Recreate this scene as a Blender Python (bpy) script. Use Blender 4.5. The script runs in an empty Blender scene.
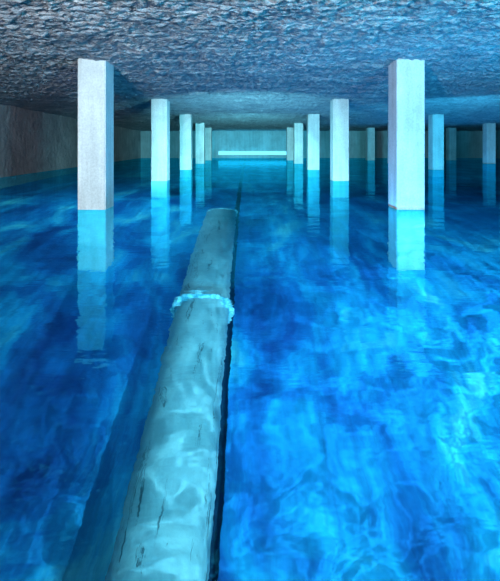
import bpy, bmesh, math, random
from mathutils import Vector, noise
import numpy as np
random.seed(4)
S=bpy.context.scene
S.view_settings.view_transform='Standard'
S.view_settings.look='None'
try:
    S.cycles.caustics_refractive=False
    S.cycles.caustics_reflective=False
except Exception: pass

# ---------------------------------------------------------------- helpers
def newmat(name):
    m=bpy.data.materials.new(name); m.use_nodes=True
    nt=m.node_tree; nt.nodes.clear()
    out=nt.nodes.new('ShaderNodeOutputMaterial')
    return m,nt,out
def N(nt,t,**kw):
    n=nt.nodes.new(t)
    for k,v in kw.items():
        if k in n.inputs: n.inputs[k].default_value=v
        else: setattr(n,k,v)
    return n
def coords(nt,scale=(1,1,1),rot=(0,0,0)):
    g=N(nt,'ShaderNodeNewGeometry'); mp=N(nt,'ShaderNodeMapping')
    mp.inputs['Scale'].default_value=scale; mp.inputs['Rotation'].default_value=rot
    nt.links.new(g.outputs['Position'],mp.inputs['Vector'])
    return mp.outputs['Vector']
def ramp(nt,fac,stops):
    r=N(nt,'ShaderNodeValToRGB'); e=r.color_ramp.elements
    while len(e)<len(stops): e.new(0.5)
    for i,(p,c) in enumerate(stops):
        e[i].position=p; e[i].color=(*c,1) if len(c)==3 else c
    nt.links.new(fac,r.inputs['Fac']); return r.outputs['Color']
def noise_n(nt,vec,scale,detail=4,rough=.5,dist=0.):
    n=N(nt,'ShaderNodeTexNoise'); n.inputs['Scale'].default_value=scale
    n.inputs['Detail'].default_value=detail; n.inputs['Roughness'].default_value=rough
    n.inputs['Distortion'].default_value=dist
    nt.links.new(vec,n.inputs['Vector']); return n.outputs['Fac']
def mixc(nt,a,b,f,mode='MULTIPLY'):
    m=N(nt,'ShaderNodeMix',data_type='RGBA'); m.blend_type=mode
    m.inputs[0].default_value=f
    nt.links.new(a,m.inputs[6]); nt.links.new(b,m.inputs[7]); return m.outputs[2]

def concrete(name,stops,scale=1.5,bump=.02,bscale=12,rough=.85,stretch=(1,1,1),streak=True,bdet=6,bstretch=(1,1,1)):
    m,nt,out=newmat(name)
    v=coords(nt,stretch)
    c=ramp(nt,noise_n(nt,v,scale,8,.65,.3),stops)
    v2=coords(nt,(1,1,1))
    c2=ramp(nt,noise_n(nt,v2,40,3,.7),[(.3,(.75,.75,.75)),(.65,(1,1,1))])
    c=mixc(nt,c,c2,.8)
    if streak:
        v3=coords(nt,(9,9,.7))
        c3=ramp(nt,noise_n(nt,v3,1,4,.6),[(.35,(.7,.7,.7)),(.6,(1,1,1))])
        c=mixc(nt,c,c3,.6)
    b=N(nt,'ShaderNodeBsdfPrincipled'); b.inputs['Roughness'].default_value=rough
    nt.links.new(c,b.inputs['Base Color'])
    bp=N(nt,'ShaderNodeBump'); bp.inputs['Distance'].default_value=bump; bp.inputs['Strength'].default_value=1
    nt.links.new(noise_n(nt,coords(nt,bstretch),bscale,bdet,.6),bp.inputs['Height'])
    nt.links.new(bp.outputs['Normal'],b.inputs['Normal'])
    nt.links.new(b.outputs[0],out.inputs['Surface'])
    return m

m_col=concrete('column_concrete',[(.3,(.64,.70,.73)),(.6,(.86,.93,.96))],1.6,.008,14)
m_wall=concrete('wall_concrete',[(.3,(.27,.26,.28)),(.6,(.50,.48,.50)),(.75,(.70,.67,.67))],.9,.08,6)
m_back=concrete('far_wall_concrete',[(.3,(.28,.42,.46)),(.65,(.45,.66,.72))],.9,.03,7)
m_ceil=concrete('sprayed_concrete_ceiling',[(.3,(.22,.29,.37)),(.55,(.43,.51,.59)),(.7,(.68,.74,.79))],2.2,.11,11,stretch=(.8,1.5,1),streak=False,bstretch=(1,1.6,1))

# floor: blue light, caustic swirls and streaks painted into the base colour
m_floor,nt,out=newmat('floor_painted_caustics')
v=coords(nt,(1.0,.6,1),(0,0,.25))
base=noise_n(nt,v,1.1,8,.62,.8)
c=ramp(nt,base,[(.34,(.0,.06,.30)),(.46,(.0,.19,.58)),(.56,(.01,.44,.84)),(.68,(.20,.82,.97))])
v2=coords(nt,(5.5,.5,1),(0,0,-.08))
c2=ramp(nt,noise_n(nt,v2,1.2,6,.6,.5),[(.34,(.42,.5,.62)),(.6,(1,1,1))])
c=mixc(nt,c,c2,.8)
b=N(nt,'ShaderNodeBsdfPrincipled'); b.inputs['Roughness'].default_value=.9
nt.links.new(c,b.inputs['Base Color']); nt.links.new(b.outputs[0],out.inputs['Surface'])
m_groove,nt,out=newmat('dark_floor_groove')  # near-black blue for the floor groove beside the pipe
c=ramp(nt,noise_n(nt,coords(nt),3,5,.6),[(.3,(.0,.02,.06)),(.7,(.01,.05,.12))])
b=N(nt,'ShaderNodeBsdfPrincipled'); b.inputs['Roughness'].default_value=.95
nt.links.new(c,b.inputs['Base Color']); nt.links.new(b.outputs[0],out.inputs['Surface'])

# pipe
m_pipe,nt,out=newmat('weathered_pipe_steel')
v=coords(nt,(1,.8,1))
c=ramp(nt,noise_n(nt,v,2.6,9,.72,.4),[(.3,(.22,.29,.33)),(.5,(.34,.41,.45)),(.7,(.52,.58,.60))])
v2=coords(nt,(7,1.1,7))
c2=ramp(nt,noise_n(nt,v2,1.2,7,.75,1.2),[(.37,(.08,.11,.13)),(.41,(1,1,1))])
c=mixc(nt,c,c2,.85)
b=N(nt,'ShaderNodeBsdfPrincipled'); b.inputs['Roughness'].default_value=.6
nt.links.new(c,b.inputs['Base Color'])
bp=N(nt,'ShaderNodeBump'); bp.inputs['Distance'].default_value=.006
nt.links.new(noise_n(nt,v,14,5,.6),bp.inputs['Height']); nt.links.new(bp.outputs['Normal'],b.inputs['Normal'])
nt.links.new(b.outputs[0],out.inputs['Surface'])
m_ring,nt,out=newmat('pale_limed_coupling')
v=coords(nt,(1,1,1))
c=ramp(nt,noise_n(nt,v,14,4,.7),[(.42,(.12,.32,.42)),(.6,(.85,.95,1))])
b=N(nt,'ShaderNodeBsdfPrincipled'); b.inputs['Roughness'].default_value=.5
nt.links.new(c,b.inputs['Base Color']); nt.links.new(b.outputs[0],out.inputs['Surface'])

# water : real refraction + fresnel reflection with slow ripples
m_water,nt,out=newmat('clear_blue_water')
rf=N(nt,'ShaderNodeBsdfRefraction'); rf.inputs['IOR'].default_value=1.33; rf.inputs['Roughness'].default_value=0.0
rf.inputs['Color'].default_value=(.33,.84,1,1)
gl=N(nt,'ShaderNodeBsdfGlossy'); gl.inputs['Roughness'].default_value=.02; gl.inputs['Color'].default_value=(.05,.74,1,1)
fr=N(nt,'ShaderNodeFresnel'); fr.inputs['IOR'].default_value=1.7
mx=N(nt,'ShaderNodeMixShader')
v=coords(nt,(.55,1.2,1),(0,0,.15))
h1=noise_n(nt,v,1.1,3,.5,.8)
v2=coords(nt,(1,2.4,1),(0,0,-.1)); h2=noise_n(nt,v2,3.0,3,.5,.3)
b1=N(nt,'ShaderNodeBump'); b1.inputs['Distance'].default_value=.006; b1.inputs['Strength'].default_value=1
nt.links.new(h1,b1.inputs['Height'])
b2=N(nt,'ShaderNodeBump'); b2.inputs['Distance'].default_value=.0028; b2.inputs['Strength'].default_value=1
nt.links.new(h2,b2.inputs['Height']); nt.links.new(b1.outputs[0],b2.inputs['Normal'])
for n in (rf,gl,fr): nt.links.new(b2.outputs[0],n.inputs['Normal'])
nt.links.new(fr.outputs[0],mx.inputs[0]); nt.links.new(rf.outputs[0],mx.inputs[1]); nt.links.new(gl.outputs[0],mx.inputs[2])
nt.links.new(mx.outputs[0],out.inputs['Surface'])

def emis(name,col,st):
    m,nt,out=newmat(name); e=N(nt,'ShaderNodeEmission')
    e.inputs['Color'].default_value=(*col,1); e.inputs['Strength'].default_value=st
    nt.links.new(e.outputs[0],out.inputs['Surface']); return m

def obj(name,bm,mat,smooth=False):
    me=bpy.data.meshes.new(name); bm.to_mesh(me); bm.free()
    for mm in (mat if isinstance(mat,list) else [mat]): me.materials.append(mm)
    if smooth:
        for p in me.polygons: p.use_smooth=True
    o=bpy.data.objects.new(name,me); S.collection.objects.link(o); return o
def addbox(bm,x0,x1,y0,y1,z0,z1,mi=0):
    vs=[bm.verts.new(p) for p in [(x0,y0,z0),(x1,y0,z0),(x1,y1,z0),(x0,y1,z0),(x0,y0,z1),(x1,y0,z1),(x1,y1,z1),(x0,y1,z1)]]
    fs=[]
    for f in [(0,3,2,1),(4,5,6,7),(0,1,5,4),(1,2,6,5),(2,3,7,6),(3,0,4,7)]:
        ff=bm.faces.new([vs[i] for i in f]); ff.material_index=mi; fs.append(ff)
    return vs,fs

CAMH=.8625; FD=-2.73
XL,XR,Y0,Y1=-6.2,14.0,-4.0,25.0
def zc(y): return CAMH+1.18-.0195*y

# ---------------------------------------------------------------- shell
# floor slab with a narrow dark groove beside the pipe
bm=bmesh.new()
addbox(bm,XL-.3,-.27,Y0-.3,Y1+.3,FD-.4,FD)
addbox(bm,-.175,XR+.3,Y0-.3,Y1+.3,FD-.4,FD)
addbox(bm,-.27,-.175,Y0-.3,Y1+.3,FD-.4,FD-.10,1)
obj('floor',bm,[m_floor,m_groove])
bm=bmesh.new(); addbox(bm,XL-.3,XL,Y0,Y1,FD,2.4); obj('wall_left',bm,m_wall)
bm=bmesh.new(); addbox(bm,XR,XR+.3,Y0,Y1,FD,2.4); obj('wall_right',bm,m_back)
bm=bmesh.new(); addbox(bm,XL-.3,XR+.3,Y1,Y1+.3,FD,2.4)
x=XL+1
while x<XR:
    addbox(bm,x-.12,x+.12,Y1-.10,Y1+.01,FD,1.62); x+=2.1
obj('wall_back',bm,m_back)
bm=bmesh.new(); addbox(bm,XL-.3,XR+.3,Y0-.3,Y0,FD,2.4); obj('wall_front',bm,m_back)

# ceiling : displaced sprayed concrete
xs=list(np.arange(XL-.05,XR+.1,.04)); ys=[]
y=Y0
while y<Y1+.05:
    ys.append(y); y+= .022 if 2.5<y<9 else (.07 if y>=9 else .15)
verts=[];faces=[]
nx=len(xs)
for y in ys:
    for x in xs:
        d=0
        if y>2:
            p=Vector((x*6.5,y*13.0,0))
            d=abs(noise.noise(p))*.045+noise.noise(p*2.0)*.040+noise.noise(Vector((x*1.6,y*2.4,5)))*.03
        verts.append((x,y,zc(y)-d+.02))
for j in range(len(ys)-1):
    for i in range(nx-1):
        a=j*nx+i; faces.append((a,a+nx,a+nx+1,a+1))
me=bpy.data.meshes.new('ceiling'); me.from_pydata(verts,[],faces); me.materials.append(m_ceil)
for p in me.polygons: p.use_smooth=True
o=bpy.data.objects.new('ceiling',me); S.collection.objects.link(o)

# ---------------------------------------------------------------- columns
def column(cx,cy,w=.36):
    bm=bmesh.new()
    vs,fs=addbox(bm,cx-w/2,cx+w/2,cy-w/2,cy+w/2,FD,zc(cy)+.03)
    bmesh.ops.bevel(bm,geom=[e for e in bm.edges if abs(e.verts[0].co.z-e.verts[1].co.z)>1],offset=.012,segments=2,affect='EDGES')
    return obj('concrete_column',bm,m_col)
rows=[5.8,10.05,14.15,18.35,21.8]
for yy in rows:
    column(-2.03,yy); column(2.1,yy)
for yy in rows: column(6.1,yy); column(10.15,yy)

# ---------------------------------------------------------------- water
bm=bmesh.new()
vs=[bm.verts.new(p) for p in [(XL,Y0,0),(XR,Y0,0),(XR,Y1,0),(XL,Y1,0)]]
bm.faces.new(vs); obj('water_surface',bm,m_water)

# ---------------------------------------------------------------- pipe
def tube(bm,prof,cx,cz,seg=64,mi=0):
    rings=[]
    for (y,r) in prof:
        rings.append([bm.verts.new((cx+r*math.cos(2*math.pi*k/seg),y,cz+r*math.sin(2*math.pi*k/seg))) for k in range(seg)])
    for i in range(len(rings)-1):
        for k in range(seg):
            f=bm.faces.new((rings[i][k],rings[i][(k+1)%seg],rings[i+1][(k+1)%seg],rings[i+1][k]))
            f.smooth=True; f.material_index=mi
PX,PR=-.49,.275; PZ=FD+.33
bm=bmesh.new()
tube(bm,[(-3.9,PR),(0,PR),(2,PR),(4.7,PR),(8.1,PR),(8.1,PR-.025),(5.,PR-.025)],PX,PZ)
for yc in (4.6,):
    tube(bm,[(yc-.04,PR),(yc-.04,PR+.015),(yc-.015,PR+.02),(yc-.015,PR+.055),(yc+.015,PR+.055),(yc+.015,PR+.02),(yc+.04,PR+.015),(yc+.04,PR)],PX,PZ,mi=1)
    for k in range(20):
        a=2*math.pi*k/20
        cx=PX+(PR+.034)*math.cos(a); cz=PZ+(PR+.034)*math.sin(a)
        addbox(bm,cx-.012,cx+.012,yc-.04,yc+.04,cz-.012,cz+.012,1)
tube(bm,[(8.06,PR),(8.06,PR+.02),(8.1,PR+.02),(8.1,PR)],PX,PZ,mi=1)
for yc in (-2.,1.,3.9,5.6,7.6):
    addbox(bm,PX-.2,PX+.2,yc-.09,yc+.09,FD,PZ-.17)
bmesh.ops.recalc_face_normals(bm,faces=bm.faces)
obj('water_pipe',bm,[m_pipe,m_ring])

# glowing bar added for the band of light on the far wall
bm=bmesh.new()
addbox(bm,-1.7,2.2,24.74,24.78,.20,.38,1)
addbox(bm,-1.75,2.25,24.78,24.91,.17,.41,0)
obj('wall_glow_bar',bm,[m_col,emis('added_glow',(.18,.75,1),1.6)])

# ---------------------------------------------------------------- lights
def aim(o,loc,tgt):
    o.location=loc
    o.rotation_euler=(Vector(tgt)-Vector(loc)).to_track_quat('-Z','Y').to_euler(); S.collection.objects.link(o)
def area(name,loc,tgt,sx,sy,col,e,spread=180):
    l=bpy.data.lights.new(name,'AREA'); l.shape='RECTANGLE'; l.size=sx; l.size_y=sy; l.color=col; l.energy=e
    l.spread=math.radians(spread)
    aim(bpy.data.objects.new(name,l),loc,tgt)
def spot(name,loc,tgt,col,e,ang=100,r=0,blend=1,caustic=0,peak=1.4):
    l=bpy.data.lights.new(name,'SPOT'); l.color=col; l.energy=e; l.spot_size=math.radians(ang); l.spot_blend=blend; l.shadow_soft_size=r
    if caustic:
        # noise ripples put into the beam, imitating caustics of a wavy surface
        l.use_nodes=True; nt=l.node_tree
        em=[n for n in nt.nodes if n.type=='EMISSION'][0]
        tc=nt.nodes.new('ShaderNodeTexCoord'); sp=nt.nodes.new('ShaderNodeSeparateXYZ')
        nt.links.new(tc.outputs['Normal'],sp.inputs[0])
        dx=N(nt,'ShaderNodeMath',operation='DIVIDE'); dy=N(nt,'ShaderNodeMath',operation='DIVIDE')
        nt.links.new(sp.outputs[0],dx.inputs[0]); nt.links.new(sp.outputs[2],dx.inputs[1])
        nt.links.new(sp.outputs[1],dy.inputs[0]); nt.links.new(sp.outputs[2],dy.inputs[1])
        cb=nt.nodes.new('ShaderNodeCombineXYZ'); nt.links.new(dx.outputs[0],cb.inputs[0]); nt.links.new(dy.outputs[0],cb.inputs[1])
        f=noise_n(nt,cb.outputs[0],caustic,5,.6,.8)
        c=ramp(nt,f,[(.36,(.2,.2,.2)),(.45,(.45,.45,.45)),(.50,(peak,)*3),(.55,(.5,.5,.5)),(.66,(.9,.9,.9))])
        nt.links.new(c,em.inputs['Color'])
    aim(bpy.data.objects.new(name,l),loc,tgt)
# above water
area('offcam_fill_white',(-1.2,-.6,1.2),(-3.0,7,.9),.4,.4,(1,.95,.95),340)  # added behind the camera, lights the left columns, wall and ceiling
area('offcam_fill_cyan',(2.2,-.6,1.2),(3.0,8,1.05),.4,.4,(.10,.74,1),370)  # added behind the camera for the cyan cast on the right
area('fill_second',(0,6.4,.3),(0,14,-.6),.8,.2,(.30,.93,1),170,90)  # added fill facing away from view, brightens the second pair of columns
area('fill_third',(0,11,.3),(0,20,-.6),.8,.2,(.22,.88,1),110,80)  # added fill facing away, reaches the columns further back
area('fill_right',(4.2,8,.5),(8,18,.0),.6,.2,(.06,.65,1),90,100)  # unseen fill added for the right-hand rows
area('upfill_mid',(1.,9,.03),(1.,9,3),5,9,(.02,.42,1),95)  # sheet added at the surface, standing in for light rising from the water
area('upfill_right',(7.,13,.03),(7.,13,3),7,12,(.02,.40,1),150)  # same kind of added sheet, for the right-hand ceiling
area('upfill_near',(3.,4.5,.03),(3.,4.5,3),4,3,(.02,.48,1),85)  # added surface sheet, tints the near ceiling
area('wall_wash_fill',(0.3,23,.5),(0.3,25,.5),5,.3,(.01,.65,1),38)  # unseen light added to tint the far wall cyan
# under water
area('pool_fill_strip',(-.95,3.5,-.06),(-.95,3.5,-3),.25,9,(.8,.97,1),14)  # added unseen strip, lights the pipe so its right side falls dark
area('pool_fill_wide',(5,10,-.08),(5,10,-3),18,27,(.02,.42,1),95)  # unseen sheet added under the surface, lights the whole floor blue
area('pool_fill_front',(.2,-1.6,-.35),(.2,6,-.35),2.5,.3,(.10,.78,1),150,60)  # added behind the camera for the submerged column fronts
l=bpy.data.lights.new('pool_point_row','POINT'); l.energy=280; l.color=(.5,.93,1); l.shadow_soft_size=0
o=bpy.data.objects.new('pool_point_row',l); o.location=(-2.66,8.6,-.3); S.collection.objects.link(o)
spot('added_spot_right',(3.1,4.1,-.1),(1.9,4.4,-2.7),(.50,.95,1),520,140,0,1,6.)  # unseen spot added to throw caustic ripples on the right floor
spot('added_spot_camera',(.9,2.4,-.1),(-.4,4.2,-2.7),(.6,.97,1),430,165,0,1,6.,1.1)  # unseen spot added to throw the pipe's shadow to its left

w=bpy.data.worlds.new('World'); S.world=w; w.use_nodes=True
w.node_tree.nodes['Background'].inputs[0].default_value=(.01,.03,.06,1)

# ---------------------------------------------------------------- camera
cd=bpy.data.cameras.new('Camera'); cam=bpy.data.objects.new('Camera',cd); S.collection.objects.link(cam)
cam.location=(0,0,CAMH); cam.rotation_euler=(math.radians(90),0,0)
cd.sensor_width=36; cd.lens=435/581*36; cd.shift_x=.0026; cd.shift_y=-(290.5-143)/581
cd.clip_start=.02
S.camera=cam
